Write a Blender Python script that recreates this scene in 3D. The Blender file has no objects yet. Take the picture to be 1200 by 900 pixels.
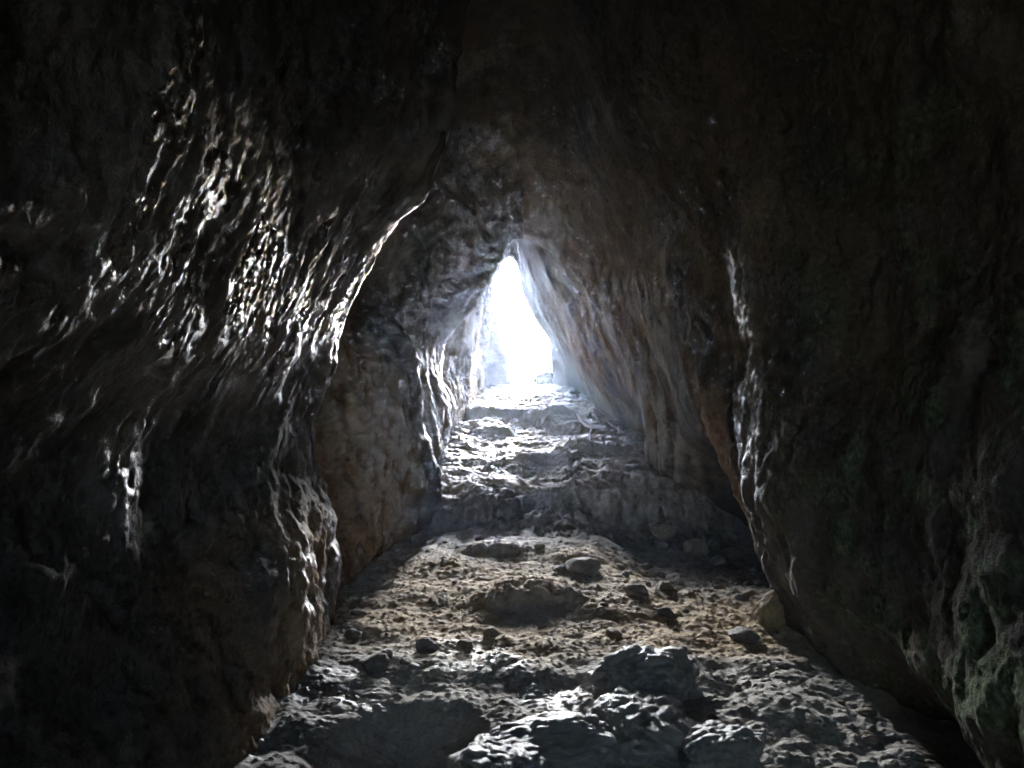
import bpy, math, random
import numpy as np
from mathutils import Vector

random.seed(7)
sc = bpy.context.scene
COL = sc.collection
EYE = 1.3
FPX = 890.0          # focal length in photo pixels (1200 wide)

# ------------------------------------------------------------------ noise
def _hash(ix, iy, iz, seed):
    h = (ix.astype(np.uint32) * np.uint32(374761393)
         + iy.astype(np.uint32) * np.uint32(668265263)
         + iz.astype(np.uint32) * np.uint32(2147483647 - 58)
         + np.uint32((seed * 974634777) & 0xffffffff))
    h = (h ^ (h >> np.uint32(13))) * np.uint32(1274126177)
    h = (h ^ (h >> np.uint32(15))) * np.uint32(2246822519)
    return h ^ (h >> np.uint32(16))

def perlin(P, seed=0):
    """gradient noise of an (n,3) array, about -1..1"""
    P = np.asarray(P, dtype=np.float64)
    I = np.floor(P).astype(np.int64)
    F = (P - I).astype(np.float32)
    U = F * F * F * (F * (F * 6 - 15) + 10)
    out = []
    for dx in (0, 1):
        for dy in (0, 1):
            for dz in (0, 1):
                h = _hash(I[:, 0] + dx, I[:, 1] + dy, I[:, 2] + dz, seed)
                gx = (h & np.uint32(1023)).astype(np.float32) / 511.5 - 1
                gy = ((h >> np.uint32(10)) & np.uint32(1023)).astype(np.float32) / 511.5 - 1
                gz = ((h >> np.uint32(20)) & np.uint32(1023)).astype(np.float32) / 511.5 - 1
                out.append(gx * (F[:, 0] - dx) + gy * (F[:, 1] - dy) + gz * (F[:, 2] - dz))
    n000, n001, n010, n011, n100, n101, n110, n111 = out
    u, v, w = U[:, 0], U[:, 1], U[:, 2]
    a = n000 + u * (n100 - n000); b = n010 + u * (n110 - n010)
    c = n001 + u * (n101 - n001); d = n011 + u * (n111 - n011)
    e = a + v * (b - a); f = c + v * (d - c)
    return (e + w * (f - e)).astype(np.float64)

def fbm(P, octv=4, seed=0, gain=0.5):
    s = 0.0; a = 1.0; P = np.asarray(P)
    for k in range(octv):
        s = s + a * perlin(P * (2.03 ** k) + 17.3 * k, seed + k); a *= gain
    return s

def ridged(P, octv=4, seed=0, gain=0.5):
    s = 0.0; a = 1.0; P = np.asarray(P)
    for k in range(octv):
        s = s + a * (1 - 2.2 * np.abs(perlin(P * (2.03 ** k) + 9.1 * k, seed + k))); a *= gain
    return s

def worley(P, seed=0):
    """distance to nearest feature point and a random value of that cell (2-D or 3-D in xy)"""
    P = np.asarray(P); I = np.floor(P).astype(np.int64)
    best = np.full(len(P), 9.0); val = np.zeros(len(P))
    z0 = np.zeros(len(P), dtype=np.int64)
    for dx in (-1, 0, 1):
        for dy in (-1, 0, 1):
            cx = I[:, 0] + dx; cy = I[:, 1] + dy
            h = _hash(cx, cy, z0, seed)
            fx = (h & np.uint32(1023)) / 1023.0; fy = ((h >> np.uint32(10)) & np.uint32(1023)) / 1023.0
            r = ((h >> np.uint32(20)) & np.uint32(1023)) / 1023.0
            d = np.hypot(cx + fx - P[:, 0], cy + fy - P[:, 1])
            m = d < best
            best = np.where(m, d, best); val = np.where(m, r, val)
    return best, val

def sstep(a, b, x):
    t = np.clip((x - a) / (b - a), 0, 1)
    return t * t * (3 - 2 * t)

def gauss(x, c, w):
    return np.exp(-((x - c) / w) ** 2)

# ------------------------------------------------------------------ mesh helpers
def grid_mesh(name, V, nu, nv, mat, attrs=None, flip=False):
    """V is (nu*nv,3), u-major"""
    i = np.arange(nu * nv).reshape(nu, nv)
    a = i[:-1, :-1].ravel(); b = i[1:, :-1].ravel(); c = i[1:, 1:].ravel(); d = i[:-1, 1:].ravel()
    F = np.stack([a, d, c, b] if flip else [a, b, c, d], 1).astype(np.int32)
    me = bpy.data.meshes.new(name)
    me.vertices.add(len(V)); me.vertices.foreach_set('co', np.asarray(V, dtype=np.float32).ravel())
    me.loops.add(F.size); me.loops.foreach_set('vertex_index', F.ravel())
    me.polygons.add(len(F)); me.polygons.foreach_set('loop_start', np.arange(0, F.size, 4, dtype=np.int32))
    me.polygons.foreach_set('use_smooth', np.ones(len(F), dtype=bool))
    for k, arr in (attrs or {}).items():
        at = me.attributes.new(k, 'FLOAT', 'POINT'); at.data.foreach_set('value', np.asarray(arr, dtype=np.float32).ravel())
    me.update(calc_edges=True)
    me.materials.append(mat)
    o = bpy.data.objects.new(name, me); COL.objects.link(o)
    return o

def tag(o, label=None, cat=None, group=None, kind=None):
    if label: o['label'] = label
    if cat: o['category'] = cat
    if group: o['group'] = group
    if kind: o['kind'] = kind
    return o

# ------------------------------------------------------------------ materials
class NT:
    def __init__(s, name):
        s.m = bpy.data.materials.new(name); s.m.use_nodes = True
        s.t = s.m.node_tree; s.n = s.t.nodes; s.bsdf = s.n['Principled BSDF']
    def node(s, typ, **kw):
        nd = s.n.new(typ)
        for k, v in kw.items():
            if k in nd.inputs.keys(): nd.inputs[k].default_value = v
            else: setattr(nd, k, v)
        return nd
    def link(s, a, b): s.t.links.new(a, b)
    def coords(s, scale=(1, 1, 1)):
        tc = s.node('ShaderNodeTexCoord'); mp = s.node('ShaderNodeMapping'); mp.inputs['Scale'].default_value = scale
        s.link(tc.outputs['Object'], mp.inputs['Vector']); return mp.outputs[0]
    def noise(s, vec, scale, detail=5, rough=0.55):
        nd = s.node('ShaderNodeTexNoise'); nd.inputs['Scale'].default_value = scale
        nd.inputs['Detail'].default_value = detail; nd.inputs['Roughness'].default_value = rough
        s.link(vec, nd.inputs['Vector']); return nd.outputs['Fac']
    def ramp(s, fac, stops):
        r = s.node('ShaderNodeValToRGB'); el = r.color_ramp.elements
        while len(el) < len(stops): el.new(0.5)
        for e, (p, c) in zip(el, stops):
            e.position = p; e.color = (*c, 1) if not isinstance(c, (int, float)) else (c, c, c, 1)
        s.link(fac, r.inputs[0]); return r.outputs[0]
    def mix(s, fac, a, b, mode='MIX'):
        m = s.node('ShaderNodeMix', data_type='RGBA', blend_type=mode)
        if isinstance(fac, (int, float)): m.inputs[0].default_value = fac
        else: s.link(fac, m.inputs[0])
        for k, v in ((6, a), (7, b)):
            if isinstance(v, tuple): m.inputs[k].default_value = (*v, 1)
            else: s.link(v, m.inputs[k])
        return m.outputs[2]
    def math(s, op, a, b):
        m = s.node('ShaderNodeMath', operation=op)
        for k, v in ((0, a), (1, b)):
            if isinstance(v, (int, float)): m.inputs[k].default_value = v
            else: s.link(v, m.inputs[k])
        return m.outputs[0]
    def attr(s, name):
        a = s.node('ShaderNodeAttribute'); a.attribute_name = name; return a.outputs['Fac']
    def bump(s, h, strength, dist, prev=None):
        b = s.node('ShaderNodeBump'); b.inputs['Strength'].default_value = strength; b.inputs['Distance'].default_value = dist
        s.link(h, b.inputs['Height'])
        if prev is not None: s.link(prev, b.inputs['Normal'])
        return b.outputs[0]

def wall_material():
    t = NT('cave_limestone'); v = t.coords(); vs = t.coords((1.0, 1.0, 0.55))
    n1 = t.noise(v, 1.3, 6); n2 = t.noise(vs, 7, 6, 0.6); n3 = t.noise(v, 45, 4, 0.6)
    grey = t.ramp(n1, [(0.3, (0.052, 0.051, 0.048)), (0.52, (0.098, 0.09, 0.077)), (0.72, (0.178, 0.153, 0.122))])
    col = t.mix(t.ramp(n2, [(0.35, 0.0), (0.7, 0.6)]), grey, (0.05, 0.046, 0.041))
    col = t.mix(t.attr('ochre'), col, t.ramp(n2, [(0.3, (0.16, 0.093, 0.04)), (0.7, (0.32, 0.21, 0.10))]))
    col = t.mix(t.attr('moss'), col, t.ramp(n3, [(0.3, (0.05, 0.066, 0.038)), (0.7, (0.15, 0.175, 0.11))]))
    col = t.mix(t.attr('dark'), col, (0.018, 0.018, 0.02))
    col = t.mix(t.attr('calcite'), col, (0.50, 0.40, 0.27))
    spk = t.ramp(n3, [(0.3, 0.7), (0.7, 1.2)])
    col = t.mix(0.8, col, spk, 'MULTIPLY')
    t.link(col, t.bsdf.inputs['Base Color'])
    wet = t.attr('wet')
    rough = t.ramp(wet, [(0.0, 0.95), (0.4, 0.42), (1.0, 0.19)])
    t.link(rough, t.bsdf.inputs['Roughness'])
    t.link(t.math('ADD', t.math('MULTIPLY', wet, 1.25), 0.05), t.bsdf.inputs['Specular IOR Level'])
    b = t.bump(t.noise(v, 30, 6, 0.62), 0.6, 0.02)
    b = t.bump(t.noise(v, 65, 4, 0.6), 0.6, 0.008, b)
    b = t.bump(t.noise(v, 130, 3, 0.6), 0.5, 0.004, b)
    t.link(b, t.bsdf.inputs['Normal'])
    return t.m

def floor_material():
    t = NT('cave_earth'); v = t.coords()
    n1 = t.noise(v, 2.2, 6); n2 = t.noise(v, 14, 6, 0.6); n3 = t.noise(v, 70, 4, 0.65)
    col = t.ramp(n1, [(0.3, (0.25, 0.21, 0.165)), (0.5, (0.38, 0.31, 0.215)), (0.7, (0.46, 0.39, 0.30))])
    col = t.mix(t.attr('pale'), col, (0.38, 0.36, 0.325))
    col = t.mix(t.attr('ochre'), col, t.ramp(n2, [(0.3, (0.36, 0.24, 0.115)), (0.7, (0.54, 0.40, 0.22))]))
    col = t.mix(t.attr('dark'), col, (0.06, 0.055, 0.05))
    col = t.mix(0.75, col, t.ramp(n2, [(0.3, 0.55), (0.65, 1.1)]), 'MULTIPLY')
    col = t.mix(0.6, col, t.ramp(n3, [(0.3, 0.5), (0.6, 1.15)]), 'MULTIPLY')
    t.link(col, t.bsdf.inputs['Base Color'])
    t.link(t.ramp(t.attr('wet'), [(0.0, 0.85), (1.0, 0.38)]), t.bsdf.inputs['Roughness'])
    t.bsdf.inputs['Specular IOR Level'].default_value = 0.3
    b = t.bump(n2, 0.4, 0.03)
    b = t.bump(n3, 0.45, 0.008, b)
    b = t.bump(t.noise(v, 260, 3, 0.6), 0.5, 0.002, b)
    t.link(b, t.bsdf.inputs['Normal'])
    return t.m

def stone_material(name, c0, c1, rough=0.8):
    t = NT(name); v = t.coords()
    n1 = t.noise(v, 5, 6); n3 = t.noise(v, 60, 5, 0.65)
    col = t.ramp(n1, [(0.3, c0), (0.7, c1)])
    col = t.mix(0.7, col, t.ramp(n3, [(0.3, 0.5), (0.65, 1.15)]), 'MULTIPLY')
    t.link(col, t.bsdf.inputs['Base Color']); t.bsdf.inputs['Roughness'].default_value = rough
    t.bsdf.inputs['Specular IOR Level'].default_value = 0.3
    b = t.bump(t.noise(v, 25, 6, 0.6), 0.6, 0.015); b = t.bump(n3, 0.5, 0.005, b)
    t.link(b, t.bsdf.inputs['Normal'])
    return t.m

M_WALL = wall_material(); M_FLOOR = floor_material()
M_PALE = stone_material('pale_limestone', (0.24, 0.23, 0.215), (0.40, 0.385, 0.36), 0.5)
M_STONE = stone_material('dull_stone', (0.14, 0.125, 0.11), (0.28, 0.25, 0.21))
M_OCHRE = stone_material('ochre_stone', (0.22, 0.16, 0.07), (0.36, 0.28, 0.14))
M_GROUND = stone_material('dry_ground', (0.30, 0.27, 0.20), (0.45, 0.42, 0.33))
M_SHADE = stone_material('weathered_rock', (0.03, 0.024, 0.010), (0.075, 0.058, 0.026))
M_DUST = stone_material('dusty_stone', (0.19, 0.15, 0.10), (0.36, 0.29, 0.20))
M_WOOD = stone_material('bleached_wood', (0.62, 0.60, 0.55), (0.80, 0.78, 0.73), 0.6)

# ------------------------------------------------------------------ cave floor height
YP = np.array([-4, 0, 2.6, 4.0, 5.2, 5.85, 6.0, 6.15, 7.0, 8, 9, 10, 11, 12, 13.2, 15, 18])
ZP = np.array([-0.15, -0.05, 0.04, 0.10, 0.17, 0.21, 0.25, 0.34, 0.47, 0.60, 0.74, 0.88, 1.02, 1.12, 1.20, 1.16, 0.6])

def smooth_interp(x, xp, fp):
    # monotone-ish cubic (finite difference tangents, limited)
    xp = np.asarray(xp, float); fp = np.asarray(fp, float)
    h = np.diff(xp); dl = np.diff(fp, axis=0) / (h[:, None] if fp.ndim == 2 else h)
    m = np.zeros_like(fp); m[0] = dl[0]; m[-1] = dl[-1]
    a, b = dl[:-1], dl[1:]
    m[1:-1] = np.where(a * b > 0, 2 * a * b / np.where(np.abs(a + b) < 1e-9, 1, a + b), 0)
    i = np.clip(np.searchsorted(xp, x) - 1, 0, len(xp) - 2)
    t = np.clip((x - xp[i]) / h[i], 0, 1); hh = h[i]
    if fp.ndim == 2: t = t[:, None]; hh = hh[:, None]
    t2 = t * t; t3 = t2 * t
    return (2*t3 - 3*t2 + 1) * fp[i] + (t3 - 2*t2 + t) * hh * m[i] + (3*t2 - 2*t3) * fp[i+1] + (t3 - t2) * hh * m[i+1]

def bump2(x, y, cx, cy, wx, wy, rot=0.0):
    c, s = math.cos(rot), math.sin(rot); dx, dy = x - cx, y - cy
    u = (c * dx + s * dy) / wx; v = (-s * dx + c * dy) / wy
    return u, v

def floor_z(x, y, fine=True):
    P2 = np.stack([x, y, np.zeros_like(x)], 1)
    wob = 0.55 * fbm(P2 * np.array([1.3, 0.9, 1]) + 3.1, 5, 5, .6)
    lip = -0.25 * sstep(0.3, 1.2, x)
    z = smooth_interp(y + wob * sstep(4.5, 6, y) + lip, YP, ZP)
    far = sstep(5.8, 6.5, y)
    # far part: transverse crusty steps whose risers face the camera
    q = ridged(np.stack([x * 1.5, y * 1.7, 0 * x], 1), 5, 31, 0.6)
    z = z + far * (0.045 * q + .03 * fbm(P2 * 4.5, 4, 35, .6))
    rz = gauss(y, 6.0, .35)
    z = z + rz * .11 * (np.abs(perlin(P2 * 3.1, 36)) + .5 * np.abs(perlin(P2 * 7., 37)) + .25 * np.abs(perlin(P2 * 15., 38)) - .3)
    # flat slab steps in the upper passage
    for (cx, cy, wx, wy, hh) in ((0.05, 9.5, .75, .5, .11), (0.35, 7.2, .3, .22, .07), (-0.4, 8.6, .4, .3, .07), (0.9, 7.7, .35, .4, .09), (0.75, 9.0, .4, .4, .08)):
        u, v = bump2(x, y, cx, cy, wx, wy)
        r = np.sqrt(u * u + np.where(v < 0, v * v * 6, v * v * .7)) + 0.18 * perlin(P2 * 5, 8)
        z = z + hh * sstep(1.15, 0.85, r)
    near = 1 - far
    z = z - 0.13 * sstep(.55, 1.0, x + .15 * perlin(P2 * 2.5, 91)) * sstep(4.3, 4.9, y) * sstep(6.3, 5.9, y)
    # dirt mounds with a steep face towards the viewer
    for (cx, cy, wx, wy, hh, rot) in ((0.12, 4.2, .36, .34, .075, .12), (-0.1, 5.15, .3, .22, .05, 0), (0.42, 5.0, .28, .2, .035, 0), (0.5, 4.05, .35, .35, .03, 0)):
        u, v = bump2(x, y, cx, cy, wx, wy, rot)
        r = np.sqrt(u * u + np.where(v < 0, v * v * 5, v * v * .6)) + 0.32 * fbm(P2 * 4.5, 3, 12)
        z = z + hh * near * sstep(1.2, 0.1, r) * (1 + .55 * fbm(P2 * 8, 4, 14, .6))
    # foreground rock shelf (irregular, smooth lumps) and the hollow in front of it
    lump = 0.5 + 0.5 * ridged(np.stack([x * 2.1, y * 2.1, 0 * x], 1), 3, 51, .5)
    shelf = sstep(3.75, 3.2, y + 0.25 * perlin(P2 * 1.7, 3)) 
    bl = np.abs(perlin(P2 * 2.3, 52)) + .5 * np.abs(perlin(P2 * 5.2, 53)) + .15 * np.abs(perlin(P2 * 15., 54))
    z = z + shelf * (0.02 * lump + .10 * (bl - .3))
    u, v = bump2(x, y, -0.36, 2.62, .30, .27)
    z = z - 0.13 * np.exp(-(u * u + v * v) ** 2)
    z = z + near * 0.03 * fbm(P2 * 2.0, 4, 77)
    if fine:
        z = z + (0.014 - .008 * shelf) * fbm(P2 * 7, 5, 41, .6)
        d, r = worley(P2 * 17, 5)
        stony = sstep(0.05, .5, fbm(P2 * 1.4, 3, 66) + .2 * sstep(.5, 1.2, x)) * (1 - .75 * shelf)
        z = z + stony * 0.016 * (r > .5) * r * np.sqrt(np.clip(1 - (d / .48) ** 2, 0, 1))
        d, r = worley(P2 * 42 + 5, 9)
        z = z + 0.006 * (r > .6) * np.sqrt(np.clip(1 - (d / .45) ** 2, 0, 1))
    return z

def fz(x, y): return float(floor_z(np.array([x], float), np.array([y], float), False)[0])

def hit_floor(px, py):
    """where the photo's pixel meets the floor: used to place loose things at their true distance"""
    lo = None
    prev = None
    for D in np.arange(2.0, 13.5, 0.02):
        x = (px - 600) / FPX * D; zr = EYE + (450 - py) / FPX * D
        if zr <= fz(x, D): return x, D
    return (px - 600) / FPX * 13, 13.0

# ------------------------------------------------------------------ cave walls : cross-sections
ZL = [-0.5, 0, 0.5, 1.0, 1.5, 2.0, 2.5, 3.0]
#  depth : (left x at ZL, right x at ZL, apex(x,z))
SEC = [
 (-3.6, [-.05]*8, [.15]*8, (.05, 3.2)),
 (-3.0, [-.8]*8, [1.0]*8, (.1, 3.4)),
 (-1.5, [-1.3, -1.3, -1.35, -1.4, -1.35, -1.25, -1.0, -.7], [1.6, 1.6, 1.6, 1.6, 1.6, 1.5, 1.3, 1.0], (.15, 3.8)),
 (0.0, [-1.3, -1.25, -1.3, -1.35, -1.25, -1.1, -.9, -.65], [1.5, 1.45, 1.4, 1.45, 1.5, 1.45, 1.3, 1.0], (.15, 3.8)),
 (1.0, [-1.15, -1.12, -1.2, -1.28, -.94, -.80, -.74, -.53], [1.3, 1.24, 1.15, 1.22, 1.4, 1.4, 1.25, .95], (.15, 3.8)),
 (1.8, [-1.1, -1.08, -1.18, -1.2, -.93, -.77, -.70, -.52], [1.42, 1.30, 1.18, 1.22, 1.36, 1.35, 1.2, .9], (.18, 3.85)),
 (2.6, [-.92, -.86, -1.06, -1.16, -.95, -.80, -.66, -.47], [1.85, 1.70, 1.24, 1.22, 1.3, 1.27, 1.1, .8], (.15, 3.9)),
 (3.3, [-.92, -.87, -.90, -1.10, -.95, -.79, -.55, -.40], [1.62, 1.46, 1.2, 1.12, 1.13, 1.08, .97, .7], (.05, 3.8)),
 (3.75, [-1., -.93, -.90, -1.06, -.94, -.76, -.46, -.33], [1.55, 1.45, 1.24, 1.13, 1.125, 1.07, .94, .66], (.0, 3.7)),
 (4.0, [-1., -.95, -.92, -1.04, -.92, -.72, -.39, -.28], [1.6, 1.5, 1.3, 1.16, 1.12, 1.06, .92, .63], (.02, 3.7)),
 (4.2, [-1.1, -1.03, -1.08, -1.25, -1.22, -1.0, -.68, -.40], [1.65, 1.56, 1.34, 1.14, 1.1, 1.03, .9, .6], (.05, 3.8)),
 (4.45, [-1.08, -1.02, -1.1, -1.28, -1.35, -1.25, -.88, -.50], [1.75, 1.66, 1.40, 1.13, 1.08, 1.01, .9, .6], (.1, 3.85)),
 (4.75, [-1.02, -.96, -1.0, -1.15, -1.3, -1.3, -.95, -.55], [2.15, 2.05, 1.85, 1.2, 1.1, 1., .9, .6], (.12, 3.8)),
 (5.4, [-.84, -.80, -.82, -.90, -1.05, -1.25, -1., -.55], [2.2, 2.1, 1.95, 1.28, 1.12, 1., .87, .58], (.08, 3.65)),
 (5.85, [-.62, -.58, -.62, -.78, -.84, -1.05, -.9, -.48], [2.1, 2.0, 1.9, 1.34, 1.15, 1., .85, .55], (.02, 3.4)),
 (6.05, [-.56, -.52, -.57, -.73, -.72, -.95, -.85, -.46], [2.0, 1.95, 1.85, 1.36, 1.16, 1., .85, .55], (-.0, 3.35)),
 (6.3, [-.72, -.70, -.78, -.90, -.95, -1.0, -.82, -.44], [1.75, 1.7, 1.6, 1.36, 1.16, .99, .83, .53], (.03, 3.3)),
 (6.7, [-.72, -.70, -.72, -.74, -.84, -.86, -.75, -.4], [1.42, 1.38, 1.30, 1.26, 1.12, .96, .84, .54], (.06, 3.15)),
 (7.1, [-.70, -.67, -.67, -.68, -.80, -.82, -.68, -.36], [1.38, 1.34, 1.27, 1.24, 1.1, .94, .84, .56], (.10, 3.02)),
 (7.6, [-.70, -.67, -.67, -.66, -.78, -.72, -.46, -.2], [1.7, 1.65, 1.6, 1.30, 1.1, .93, .82, .54], (.12, 2.92)),
 (8.0, [-.70, -.68, -.67, -.66, -.76, -.62, -.36, -.18], [1.7, 1.7, 1.65, 1.34, 1.08, .9, .78, .50], (.12, 2.88)),
 (8.35, [-.70, -.68, -.67, -.66, -.82, -.88, -.72, -.32], [1.65, 1.65, 1.6, 1.38, 1.05, .86, .72, .48], (.12, 2.95)),
 (9.3, [-.66, -.64, -.64, -.62, -.70, -.70, -.56, -.26], [1.45, 1.45, 1.42, 1.28, 1.0, .8, .60, .38], (.08, 3.15)),
 (10., [-.62, -.6, -.6, -.58, -.6, -.58, -.46, -.24], [1.5, 1.5, 1.45, 1.25, .98, .75, .52, .3], (.02, 3.35)),
 (12., [-.52, -.52, -.52, -.48, -.46, -.42, -.36, -.25], [1.3, 1.3, 1.25, 1.15, .95, .68, .42, .26], (-.02, 3.6)),
 (13., [-.5, -.5, -.5, -.42, -.38, -.34, -.32, -.29], [1.15, 1.15, 1.15, 1.05, .92, .78, .50, .28], (-.02, 3.62)),
 (13.5, [.06, .06, .06, .05, .0, -.08, -.17, -.26], [.52, .52, .52, .60, .74, .70, .40, .17], (-.05, 3.56)),
 (13.9, [-.9, -.9, -.9, -.9, -.9, -.9, -.9, -.8], [1.6, 1.6, 1.6, 1.6, 1.6, 1.6, 1.4, 1.2], (.05, 4.2)),
]
NS_L, NS_R = 620, 620       # samples up the left and the right wall
DD = np.array([s[0] for s in SEC])
def poly(xs, apex, up=True):
    top = apex
    q = min(1.0, (top[1] - 1.8) / 1.5)
    zl = [z if z <= 1.5 else 1.5 + (z - 1.5) * q for z in ZL]
    zt = zl[-1]
    pts = list(zip(xs, zl))
    pts.append((xs[-1] * 0.80 + top[0] * 0.20, zt + (top[1] - zt) * 0.50)); pts.append((xs[-1] * 0.42 + top[0] * 0.58, zt + (top[1] - zt) * 0.88)); pts.append(top)
    return pts
# table of control polylines: (n_sections, n_pts, 2)
TL = np.array([poly(s[1], s[3]) for s in SEC]); TR = np.array([poly(s[2], s[3]) for s in SEC])

def depth_samples(step=0.0052):
    ys = list(np.arange(-3.6, 0.6, 0.12)); y = 0.6
    while y < 13.5: ys.append(y); y += max(0.0045, step * y * 0.8)
    ys += list(np.linspace(13.5, 13.9, 14))
    return np.array(ys)
YS = depth_samples()
NY = len(YS)

def loft(T, ns):
    n, m, _ = T.shape
    flat = smooth_interp(YS, DD, T.reshape(n, -1)).reshape(NY, m, 2)
    k = np.array([0, .5, 1., 1.5, 2., 2.5, 3., 3.5, 3.9, 4.15, 4.35]); k = k / k[-1]
    u = np.linspace(0, 1, ns)
    out = smooth_interp(u, k, flat.transpose(1, 0, 2).reshape(m, -1)).reshape(ns, NY, 2)
    return out.transpose(1, 0, 2)          # (NY, ns, 2)

L = loft(TL, NS_L); R = loft(TR, NS_R)
S = np.concatenate([L, R[:, ::-1][:, 1:]], 1)
NS = S.shape[1]
V = np.zeros((NY, NS, 3)); V[..., 0] = S[..., 0]; V[..., 2] = S[..., 1]; V[..., 1] = YS[:, None]

def normals(V):
    du = np.gradient(V, axis=0); dv = np.gradient(V, axis=1)
    n = np.cross(du, dv); n /= np.linalg.norm(n, axis=2, keepdims=True) + 1e-9
    return n
N = normals(V)
# make sure they face the passage
if N[NY // 2, 100, 0] < 0: N = -N

P = V.reshape(-1, 3)
isL = (P[:, 0] < 0.1)
# --- surface roughness, in world space
disp = 0.085 * fbm(P * np.array([1.2, 1.0, 0.9]), 3, 101)
warp = np.stack([perlin(P * 1.6, 201), perlin(P * 1.6 + 31, 202), perlin(P * 1.6 + 57, 203)], 1)
Q = P + 0.22 * warp
# flowstone flutes: leaning folds, tighter across than along
sl = Q[:, 1] * 0.25 + Q[:, 2] * 0.97          # along
ac = Q[:, 1] * 0.97 - Q[:, 2] * 0.25          # across (left wall leans)
ac = np.where(isL, ac, Q[:, 1]); sl = np.where(isL, sl, Q[:, 2])
ac = ac + .05 * fbm(P * 7., 3, 221)
sl = sl + .05 * perlin(P * 6., 225)
flut = ridged(np.stack([ac * 8.5, sl * 3.2, Q[:, 0] * 3], 1), 4, 301, .55)
fine = ridged(np.stack([ac * 24, sl * 9, Q[:, 0] * 14], 1), 3, 331, .66)
Pw = P + .05 * np.stack([perlin(P * 4.1, 211), perlin(P * 4.1 + 13, 212), perlin(P * 4.1 + 29, 213)], 1)
crag = fbm(P * 4.2, 5, 121, .55)
bill = np.abs(perlin(Pw * 3.0, 151)) + .55 * np.abs(perlin(Pw * 6.7, 152)) + .3 * np.abs(perlin(Pw * 15.1, 153)) + .18 * np.abs(perlin(Pw * 33., 154)) - .32
pits = sstep(.22, .5, perlin(Pw * np.array([8.5, 8.5, 5.5]), 161))
wetL = np.zeros(len(P))

def patch(cy, cz, ry, rz, side, p=2.0):
    m = np.exp(-(((P[:, 1] - cy) / ry) ** 2 + ((P[:, 2] - cz) / rz) ** 2) ** p)
    return m * (isL if side < 0 else ~isL)
big = np.clip(sum([patch(2.05, 1.65, .40, .42, -1, 1.4), patch(2.75, 1.58, .60, .42, -1, 1.4), patch(3.55, 1.85, .5, .5, -1, 1.4), patch(1.72, 2.0, .16, .4, -1, 1.4)]), 0, 1)
faint = np.clip(patch(1.42, 1.55, .22, .2, -1) + patch(2.25, 1.05, .16, .2, -1), 0, 1)
low = np.clip(patch(3.5, .28, .75, .36, -1) + patch(5.0, 1.05, .45, .5, -1), 0, 1)
curtain = np.clip(patch(6.4, 1.1, .5, .7, -1) + patch(9.3, 1.3, 2.4, .9, -1), 0, 1)
rstreak = np.clip(patch(3.75, 1.4, .24, .62, 1) + .45 * patch(3.5, .6, .28, .5, 1), 0, 1)
wn = fbm(np.stack([ac * 4.2, sl * 1.7, P[:, 0]], 1), 5, 401, .55)
wet = np.clip((big * 1.0 + .6 * faint + .5 * low + .6 * curtain * (1 - .85 * sstep(7.6, 9., P[:, 1])) + .65 * rstreak) * sstep(-.32, .2, wn + .10), 0, 1)
ochre = np.clip(patch(5.0, .9, .6, .8, -1) * .9 + 1.4 * patch(4.5, .65, .35, .7, 1) + .6 * patch(10.5, 1.4, 3, 1.1, -1) + .75 * patch(8, 1.6, 3.2, 1.5, 1) + .15 * patch(9, 2.8, 4, 1.2, -1) + .12 * patch(9, 2.8, 4, 1.2, 1) + patch(13.2, 1.8, .8, 1.2, 1) + patch(13.2, 1.8, .8, 1.2, -1), 0, 1)
ochre = np.clip(ochre + .2 * patch(3.2, 1.9, 1.8, .9, 1) + .85 * patch(3.2, .3, 1.2, .45, -1), 0, 1)
ochre *= sstep(-.5, .2, fbm(P * 2.2, 4, 421) + .1)
ochre = np.clip(ochre + .9 * patch(5.0, .9, .8, 1., -1), 0, 1) * (1 - .5 * pits) * (1 - .6 * sstep(10.6, 12.2, P[:, 1]))
moss = np.clip(patch(2.0, .35, 1.1, .9, 1) + .6 * patch(2.3, 1.3, 1., .9, 1), 0, 1) * sstep(-.05, .2, fbm(P * 3.1, 5, 431, .6) + .35 * bill)
dark = np.clip(1.0 * sstep(10.6, 12.2, P[:, 1]) + patch(1.3, .5, 1.6, .8, -1) + .6 * patch(2.6, 2.9, 2.5, .7, -1), 0, 1) * .75  # towards the mouth the rock colour is dimmed against the overbright daylight

ridge_edge = np.clip(np.exp(-((P[:, 1] - 3.95) / .13) ** 2) * isL * sstep(1.3, 1.6, P[:, 2]) * sstep(3.0, 2.5, P[:, 2]), 0, 1)
wet = np.clip(wet + .9 * ridge_edge, 0, 1)
wz = np.clip(big + faint + .7 * low + .7 * curtain + .8 * rstreak, 0, 1)
d = disp + (.002 + .010 * wz) * flut + (.0015 + .0062 * wz) * fine + (.030 * crag + np.where(isL, .055, .048) * bill - .026 * pits) * (1 - .8 * np.clip(big + .4 * curtain, 0, 1)) * np.where(isL, 1, 1 - .72 * sstep(4.4, 5.2, P[:, 1]) * sstep(.6, 1.1, P[:, 2]))
d = d - .85 * big * disp
face = patch(5.2, 1.0, .5, .65, -1, 1.5)
drip = np.maximum(0, ridged(np.stack([Q[:, 0] * 10, Q[:, 1] * 6, P[:, 2] * 1.5], 1), 3, 377, .6) - .55)
drip2 = np.maximum(0, ridged(np.stack([Q[:, 0] * 7, Q[:, 1] * 7, P[:, 2] * 1.3], 1), 3, 378, .6) - .6)
lobe = patch(6.75, .75, .45, .45, 1, 1.5)
calcite = np.clip(sstep(.42, .85, drip) * face * .8 + sstep(.25, .8, drip2) * (.9 * lobe + .3 * curtain * sstep(9.5, 8.5, P[:, 1])), 0, 1)
d = d + .03 * (lobe + .5 * curtain) * drip2
d = d + .035 * face * drip
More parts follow.
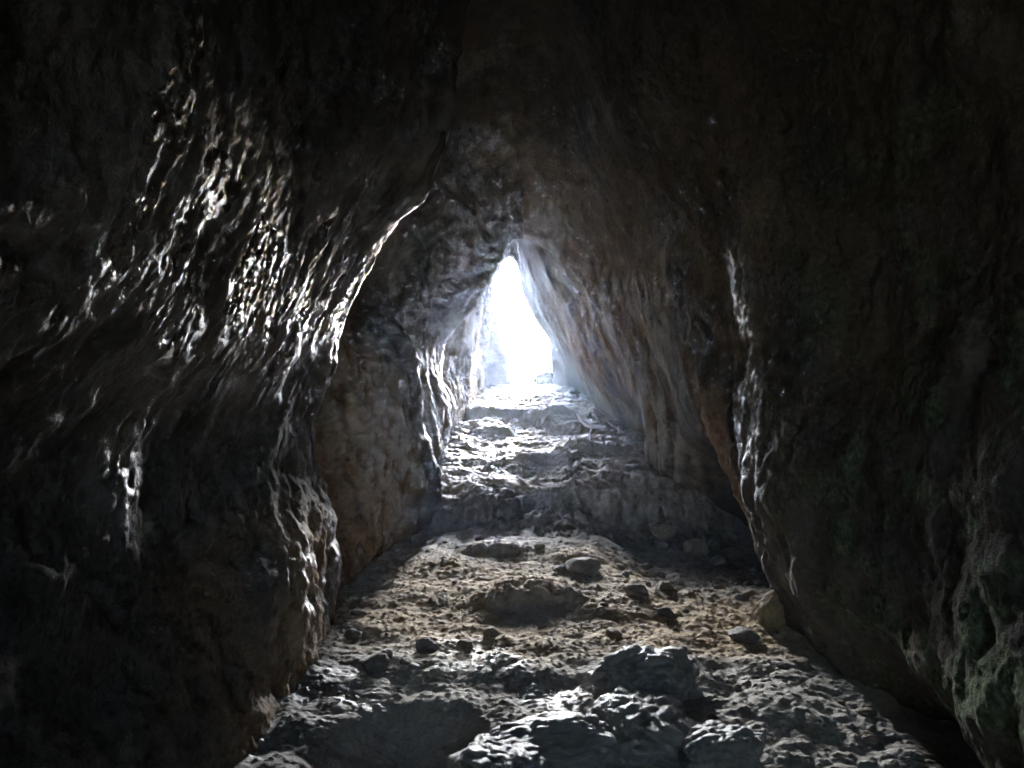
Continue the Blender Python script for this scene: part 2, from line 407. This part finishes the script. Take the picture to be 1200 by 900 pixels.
fade = sstep(-3.4, -2.6, P[:, 1]) * (1 - .45 * sstep(12.6, 13.4, P[:, 1]))
Vd = P + N.reshape(-1, 3) * (d * fade)[:, None]
Vd = Vd.reshape(NY, NS, 3)
# cliff flange outside the mouth
c = np.array([.15, 0, 1.8]); fl = []
base = Vd[-1].copy()
for k, (sx, yy) in enumerate(((1.5, 14.2), (2.0, 14.5), (2.5, 14.6))):
    r = c + (base - c) * sx; r[:, 1] = yy + .3 * perlin(r * .8, 5); fl.append(r)
VV = np.concatenate([Vd, np.array(fl)], 0)
NYT = NY + 3
def ext(a):
    a = a.reshape(NY, NS); return np.concatenate([a, np.repeat(a[-1:], 3, 0)], 0)
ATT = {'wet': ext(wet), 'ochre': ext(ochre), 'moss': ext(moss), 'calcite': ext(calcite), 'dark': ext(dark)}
def cut(a, b):
    Vs = VV[:, a:b + 1]; return Vs.reshape(-1, 3), NYT, b + 1 - a, {k: v[:, a:b + 1] for k, v in ATT.items()}
iL = int(NS_L * 0.80); iR = NS - int(NS_R * 0.80)
flip = False
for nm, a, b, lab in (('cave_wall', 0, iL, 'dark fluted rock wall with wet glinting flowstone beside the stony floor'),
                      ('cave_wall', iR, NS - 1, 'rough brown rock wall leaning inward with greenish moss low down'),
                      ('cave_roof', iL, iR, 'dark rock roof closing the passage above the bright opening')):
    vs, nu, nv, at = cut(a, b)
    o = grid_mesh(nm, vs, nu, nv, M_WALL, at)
    tag(o, lab, 'cave wall' if 'wall' in nm else 'cave roof', kind='structure')

# ------------------------------------------------------------------ cave floor
def floor_mesh():
    ys = list(np.arange(-4, 1.6, .12)); y = 1.6
    while y < 13.6: ys.append(y); y += max(.005, .0022 * y)
    ys += list(np.arange(13.6, 18, .1)); ys = np.array(ys)
    xs = np.concatenate([np.linspace(-2.4, -1.25, 30)[:-1], np.linspace(-1.25, 1.9, 460), np.linspace(1.9, 3.2, 30)[1:]])
    Y, X = np.meshgrid(ys, xs, indexing='ij'); x = X.ravel(); y = Y.ravel()
    z = floor_z(x, y)
    P2 = np.stack([x, y, 0 * x], 1)
    n = fbm(P2 * 1.3, 4, 600)
    pale = np.clip(sstep(3.7, 3.2, y + .3 * n), 0, 1) * .8
    och = np.clip(sstep(5.6, 4.8, y + .4 * n) * sstep(3.2, 3.7, y + .3 * n), 0, 1) * sstep(-.4, .3, n + .2 * x + .1)
    drk = .75 * np.clip(sstep(.6, 1.0, x + .3 * n) * sstep(6.6, 5.8, y) * sstep(3.9, 4.6, y) + 1.1 * np.exp(-((y + .5 * n - 5.8 + .2 * sstep(.2, .9, x)) / .42) ** 4) + sstep(-.55, -.8, x + .2 * n) * sstep(3.9, 3.3, y), 0, 1)  # dark soil in the right hollow; shade below the step painted as a band
    drk = np.maximum(drk, .7 * sstep(10., 11.5, y))  # earth colour lowered near the mouth to hold down glare and bounce
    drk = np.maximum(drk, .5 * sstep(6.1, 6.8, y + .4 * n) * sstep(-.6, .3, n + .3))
    wet = sstep(3.9, 3.3, y + .3 * n) * sstep(-.1, .5, fbm(P2 * 2.4, 3, 610)) * (1 - .6 * sstep(.3, .9, x)) + .25 * sstep(6.4, 7, y) + .5 * sstep(.4, -.1, x) * sstep(4.6, 5.6, y)
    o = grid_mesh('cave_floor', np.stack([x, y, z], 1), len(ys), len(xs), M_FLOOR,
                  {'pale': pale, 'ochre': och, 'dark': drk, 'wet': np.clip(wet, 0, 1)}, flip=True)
    tag(o, 'uneven earth and rock floor climbing to the bright opening', 'cave floor', kind='structure')
floor_mesh()

# outside ground, falling away from the mouth to the horizon
def ground():
    ys = np.concatenate([np.linspace(-60, 13, 10), np.linspace(14, 40, 40), np.linspace(45, 150, 20)])
    xs = np.concatenate([np.linspace(-120, -20, 16), np.linspace(-18, 18, 30), np.linspace(20, 120, 16)])
    Y, X = np.meshgrid(ys, xs, indexing='ij'); x, y = X.ravel(), Y.ravel()
    z = np.where(y < 13.6, -1.6, 0.95 - .08 * np.clip(y - 14, 0, 60) + .12 * fbm(np.stack([x, y, 0 * x], 1) * .3, 3, 5))
    o = grid_mesh('ground', np.stack([x, y, z], 1), len(ys), len(xs), M_GROUND, flip=True)
    tag(o, 'dry open ground falling away outside the cave mouth', 'ground', kind='structure')
ground()

# ------------------------------------------------------------------ loose stones
def rock_mesh(name, mat, seed, sub=4, rough=.25, angular=.3, dims=(1, 1, 1), billow=.25, planes=9):
    import bmesh
    bm = bmesh.new(); bmesh.ops.create_icosphere(bm, subdivisions=sub, radius=1.0)
    co = np.array([v.co[:] for v in bm.verts])
    p = co * 1.1 + seed * 7.7
    r = 1 + rough * fbm(p, 4, seed, .5)
    # planes chop the ball into facets
    rs = np.random.RandomState(seed)
    for k in range(planes):
        nrm = rs.normal(size=3); nrm /= np.linalg.norm(nrm); dcut = rs.uniform(.62, .9)
        h = co @ nrm * r
        r = np.where(h > dcut, r * (1 - angular + angular * dcut / np.maximum(h, 1e-6)), r)
    co = co * r[:, None] * np.array(dims)
    co *= (1 + billow * (np.abs(perlin(p * 1.9, seed + 3)) + .5 * np.abs(perlin(p * 4.1, seed + 4)) + .10 * np.abs(perlin(p * 8.5, seed + 5)) + .03 * perlin(p * 17, seed + 6)) - billow * .3)[:, None]
    co += .03 * np.stack([fbm(p * 5, 2, 9), fbm(p * 5 + 4, 2, 8), fbm(p * 5 + 9, 2, 7)], 1)
    for v, c_ in zip(bm.verts, co): v.co = Vector(c_)
    for f in bm.faces: f.smooth = True
    me = bpy.data.meshes.new(name); bm.to_mesh(me); bm.free(); me.materials.append(mat)
    return me

def place_rock(name, me, px, py, size, label, cat, group=None, rot=None, sink=.25, scale=(1, 1, 1)):
    x, y = hit_floor(px, py)
    o = bpy.data.objects.new(name, me); COL.objects.link(o)
    o.scale = tuple(size * s for s in scale)
    o.rotation_euler = rot or (0, 0, random.uniform(0, 6.28))
    o.location = (x, y, fz(x, y) + size * scale[2] * (1 - 2 * sink) )
    tag(o, label, cat, group); return o

rm = [rock_mesh('loose_stone', M_DUST if k % 2 else M_STONE, 20 + k, 4, .22, .92, billow=.12, planes=13) for k in range(7)]
pm = [rock_mesh('pale_stone', M_PALE, 40 + k, 4, .22, .35) for k in range(3)]
om = rock_mesh('ochre_block', M_OCHRE, 60, 5, .2, .95, billow=.15, planes=14)
bm_ = rock_mesh('boulder', M_PALE, 71, 6, .26, .2, billow=.30, planes=5)
bm2 = rock_mesh('boulder', M_PALE, 83, 6, .28, .2, billow=.34, planes=5)
bm3 = rock_mesh('boulder', M_PALE, 87, 6, .28, .2, billow=.36, planes=5)

bm4 = rock_mesh('boulder', M_PALE, 95, 6, .28, .2, billow=.36, planes=5)
for (me, px, py, sz, rot, scl, lab) in (
    (bm_, 758, 812, .19, (0, .15, .5), (1.2, .9, .72), 'smooth pale boulder lying highest and farthest back among the foreground rocks'),
    (bm2, 752, 868, .19, (.1, 0, 1.2), (1.2, .95, .6), 'squat rounded pale boulder just below the highest foreground boulder'),
    (bm3, 650, 884, .19, (0, 0, .35), (1.4, .8, .5), 'long low humped rock at the bottom edge of the floor'),
    (bm4, 590, 912, .16, (0, .1, 2.1), (1.3, .9, .6), 'small rounded rock at the bottom edge beside the long humped rock'),
    (bm4, 850, 893, .13, (0, 0, .6), (1.2, .9, .7), 'small damp rock at the bottom edge toward the mossy wall')):
    place_rock('boulder', me, px, py, sz, lab, 'boulder', rot=rot, scale=scl, sink=.36)
place_rock('ochre_block', om, 905, 735, .12, 'upright ochre yellow block against the foot of the leaning mossy wall', 'rock', rot=(0, .1, .4), scale=(.55, .6, 1.1))
place_rock('pale_stone', pm[0], 505, 588, .07, 'small bright stone in the shadow at the foot of the fluted curtain wall', 'stone', scale=(.8, .8, 1.1))

named = [
 (720, 806, .055, 'blackish stone touching the flank of the topmost foreground boulder'),
 (815, 648, .10, 'largest rounded stone in the shadowed alcove under the overhang'),
 (840, 662, .06, 'rounded stone just in front of the largest alcove stone'),
 (776, 630, .085, 'broken stone lying at the shadow edge before the alcove'),
 (870, 748, .07, 'flat slab stone lying near the ochre block'),
 (682, 668, .11, 'broad flat dark slab standing out of the pale dirt'),
 (780, 722, .04, 'small upright dark stone on the ochre dirt'),
 (500, 764, .05, 'rounded dark stone alone on the pale dirt near the brown wall'),
 (545, 760, .035, 'small pale stone at the foot of the dirt mound'),
 (438, 786, .06, 'low dark stone in the dirt by the wet lower wall'),
]
for k, (px, py, s, lab) in enumerate(named):
    flat = .45 if 'flat' in lab else .75
    place_rock('loose_stone', rm[k % 7], px, py, s, lab, 'stone', scale=(1.2, .9, flat))
# scattered small stones nothing tells apart
rs = np.random.RandomState(4)
cnt = 0
while cnt < 130:
    y = rs.uniform(2.6, 6.4) if rs.rand() < .85 else rs.uniform(6.6, 11)
    x = rs.uniform(-.85, 1.35)
    w = .25 + .75 * (x > .65) + .5 * (x < -.4) * (y < 4)
    if rs.rand() > w: continue
    s = rs.choice([.012, .018, .026, .04, .055], p=[.38, .3, .19, .1, .03])
    me = rm[rs.randint(7)]
    o = bpy.data.objects.new('small_stone', me); COL.objects.link(o)
    o.scale = (s * rs.uniform(.9, 1.4), s, s * rs.uniform(.5, .9)); o.rotation_euler = (0, 0, rs.uniform(0, 6.28))
    o.location = (x, y, fz(x, y) + s * .1)
    tag(o, 'small dull stone scattered on the earth floor', 'stone', 'small stones scattered on the floor')
    cnt += 1

# rocks standing in daylight just outside the mouth
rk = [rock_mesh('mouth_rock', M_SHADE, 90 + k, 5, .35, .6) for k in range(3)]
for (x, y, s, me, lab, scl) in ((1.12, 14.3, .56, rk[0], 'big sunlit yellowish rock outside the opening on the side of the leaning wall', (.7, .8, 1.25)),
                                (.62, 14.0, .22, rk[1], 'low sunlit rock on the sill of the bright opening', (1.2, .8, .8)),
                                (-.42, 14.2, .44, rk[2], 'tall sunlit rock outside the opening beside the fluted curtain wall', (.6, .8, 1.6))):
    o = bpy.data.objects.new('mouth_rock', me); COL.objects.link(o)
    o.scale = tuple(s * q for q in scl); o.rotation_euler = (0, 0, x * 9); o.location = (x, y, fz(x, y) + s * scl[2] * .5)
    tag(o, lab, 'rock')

# ------------------------------------------------------------------ dead branch
def tube(bm, pts, radii, n=8):
    rings = []
    pts = [Vector(p) for p in pts]
    for i, p in enumerate(pts):
        d = (pts[min(i + 1, len(pts) - 1)] - pts[max(i - 1, 0)]).normalized()
        a = d.cross(Vector((0, 0, 1)));  a = a.normalized() if a.length > 1e-4 else Vector((1, 0, 0)); b = d.cross(a)
        rings.append([bm.verts.new(p + radii[i] * (math.cos(t) * a + math.sin(t) * b)) for t in [2 * math.pi * k / n for k in range(n)]])
    for r0, r1 in zip(rings, rings[1:]):
        for k in range(n): bm.faces.new((r0[k], r0[(k + 1) % n], r1[(k + 1) % n], r1[k])).smooth = True
    bm.faces.new(rings[0][::-1]); bm.faces.new(rings[-1])

def branch():
    import bmesh
    x0, y0 = hit_floor(692, 512)
    k = y0 / FPX
    def W(px, py, dy=0.0):
        return (x0 + (px - 692) * k, y0 + dy, fz(x0, y0) + .09 + (512 - py) * k)
    bm = bmesh.new()
    tube(bm, [W(677, 495, .06), W(681, 502, .04), W(687, 508, .02), W(694, 510), W(702, 510, -.02), W(709, 510, -.05)], [.016, .021, .025, .025, .021, .013])
    me = bpy.data.meshes.new('dead_branch'); bm.to_mesh(me); bm.free(); me.materials.append(M_WOOD)
    o = bpy.data.objects.new('dead_branch', me); COL.objects.link(o)
    tag(o, 'bleached forked branch lying across the climbing floor', 'branch')
    bm = bmesh.new()
    tube(bm, [W(694, 510), W(691, 517, -.03), W(690, 524, -.06), W(690, 532, -.1)], [.012, .010, .008, .005])
    me = bpy.data.meshes.new('side_twig'); bm.to_mesh(me); bm.free(); me.materials.append(M_WOOD)
    t = bpy.data.objects.new('side_twig', me); COL.objects.link(t); t.parent = o
branch()

# ------------------------------------------------------------------ light
SUN_EL, SUN_AZ = 16.0, 5.0       # sun beyond the mouth; azimuth to the left of the passage
w = bpy.data.worlds.new('World'); sc.world = w; w.use_nodes = True
nt = w.node_tree; bg = nt.nodes['Background']
sky = nt.nodes.new('ShaderNodeTexSky'); sky.sky_type = 'NISHITA'; sky.sun_disc = False; sky.dust_density = 0.1; sky.ozone_density = 3.0
sky.sun_elevation = math.radians(SUN_EL); sky.sun_rotation = math.radians(SUN_AZ)
nt.links.new(sky.outputs[0], bg.inputs[0]); bg.inputs[1].default_value = 0.05
sl_ = bpy.data.lights.new('sun', 'SUN'); sl_.energy = 1.5; sl_.angle = math.radians(25); sl_.color = (.96, .975, 1.0)
so = bpy.data.objects.new('sun', sl_); COL.objects.link(so)
az = math.radians(SUN_AZ); el = math.radians(SUN_EL)
dirv = Vector((math.sin(az) * math.cos(el), math.cos(az) * math.cos(el), math.sin(el)))   # towards the sun
so.rotation_euler = dirv.to_track_quat('Z', 'Y').to_euler(); so.location = (0, 20, 12)

# ------------------------------------------------------------------ thin haze, added to make the glow round the mouth
HAZE = 0.0026
if HAZE:
    import bmesh
    bm = bmesh.new(); bmesh.ops.create_cube(bm, size=1.0)
    for v in bm.verts: v.co = Vector((v.co.x * 260, 45 + v.co.y * 230, 1.7 + v.co.z * 13.8))
    me = bpy.data.meshes.new('haze'); bm.to_mesh(me); bm.free()
    hm = bpy.data.materials.new('glow_haze'); hm.use_nodes = True; hn = hm.node_tree; hn.nodes.clear()
    ho = hn.nodes.new('ShaderNodeOutputMaterial'); hv = hn.nodes.new('ShaderNodeVolumePrincipled')
    hv.inputs['Color'].default_value = (.66, .76, 1, 1); hv.inputs['Density'].default_value = HAZE; hv.inputs['Anisotropy'].default_value = 0.85
    hn.links.new(hv.outputs[0], ho.inputs['Volume']); me.materials.append(hm)
    o = bpy.data.objects.new('haze', me); COL.objects.link(o)
    tag(o, 'thin haze added for the glow before the bright opening', 'haze', kind='stuff')

# ------------------------------------------------------------------ camera
cd = bpy.data.cameras.new('camera'); cam = bpy.data.objects.new('camera', cd); COL.objects.link(cam)
cd.sensor_width = 36; cd.lens = FPX / 1200 * 36; cd.clip_end = 2000; cd.clip_start = .05
cam.location = (0, 0, EYE); cam.rotation_euler = (math.radians(90), 0, 0)
sc.camera = cam

sc.view_settings.view_transform = 'Standard'; sc.view_settings.look = 'None'; sc.view_settings.gamma = 1
sc.view_settings.exposure = 6.5
cy = sc.cycles
cy.use_denoising = True
try: cy.denoiser = 'OPENIMAGEDENOISE'
except Exception: pass
cy.max_bounces = 8; cy.diffuse_bounces = 3; cy.glossy_bounces = 3
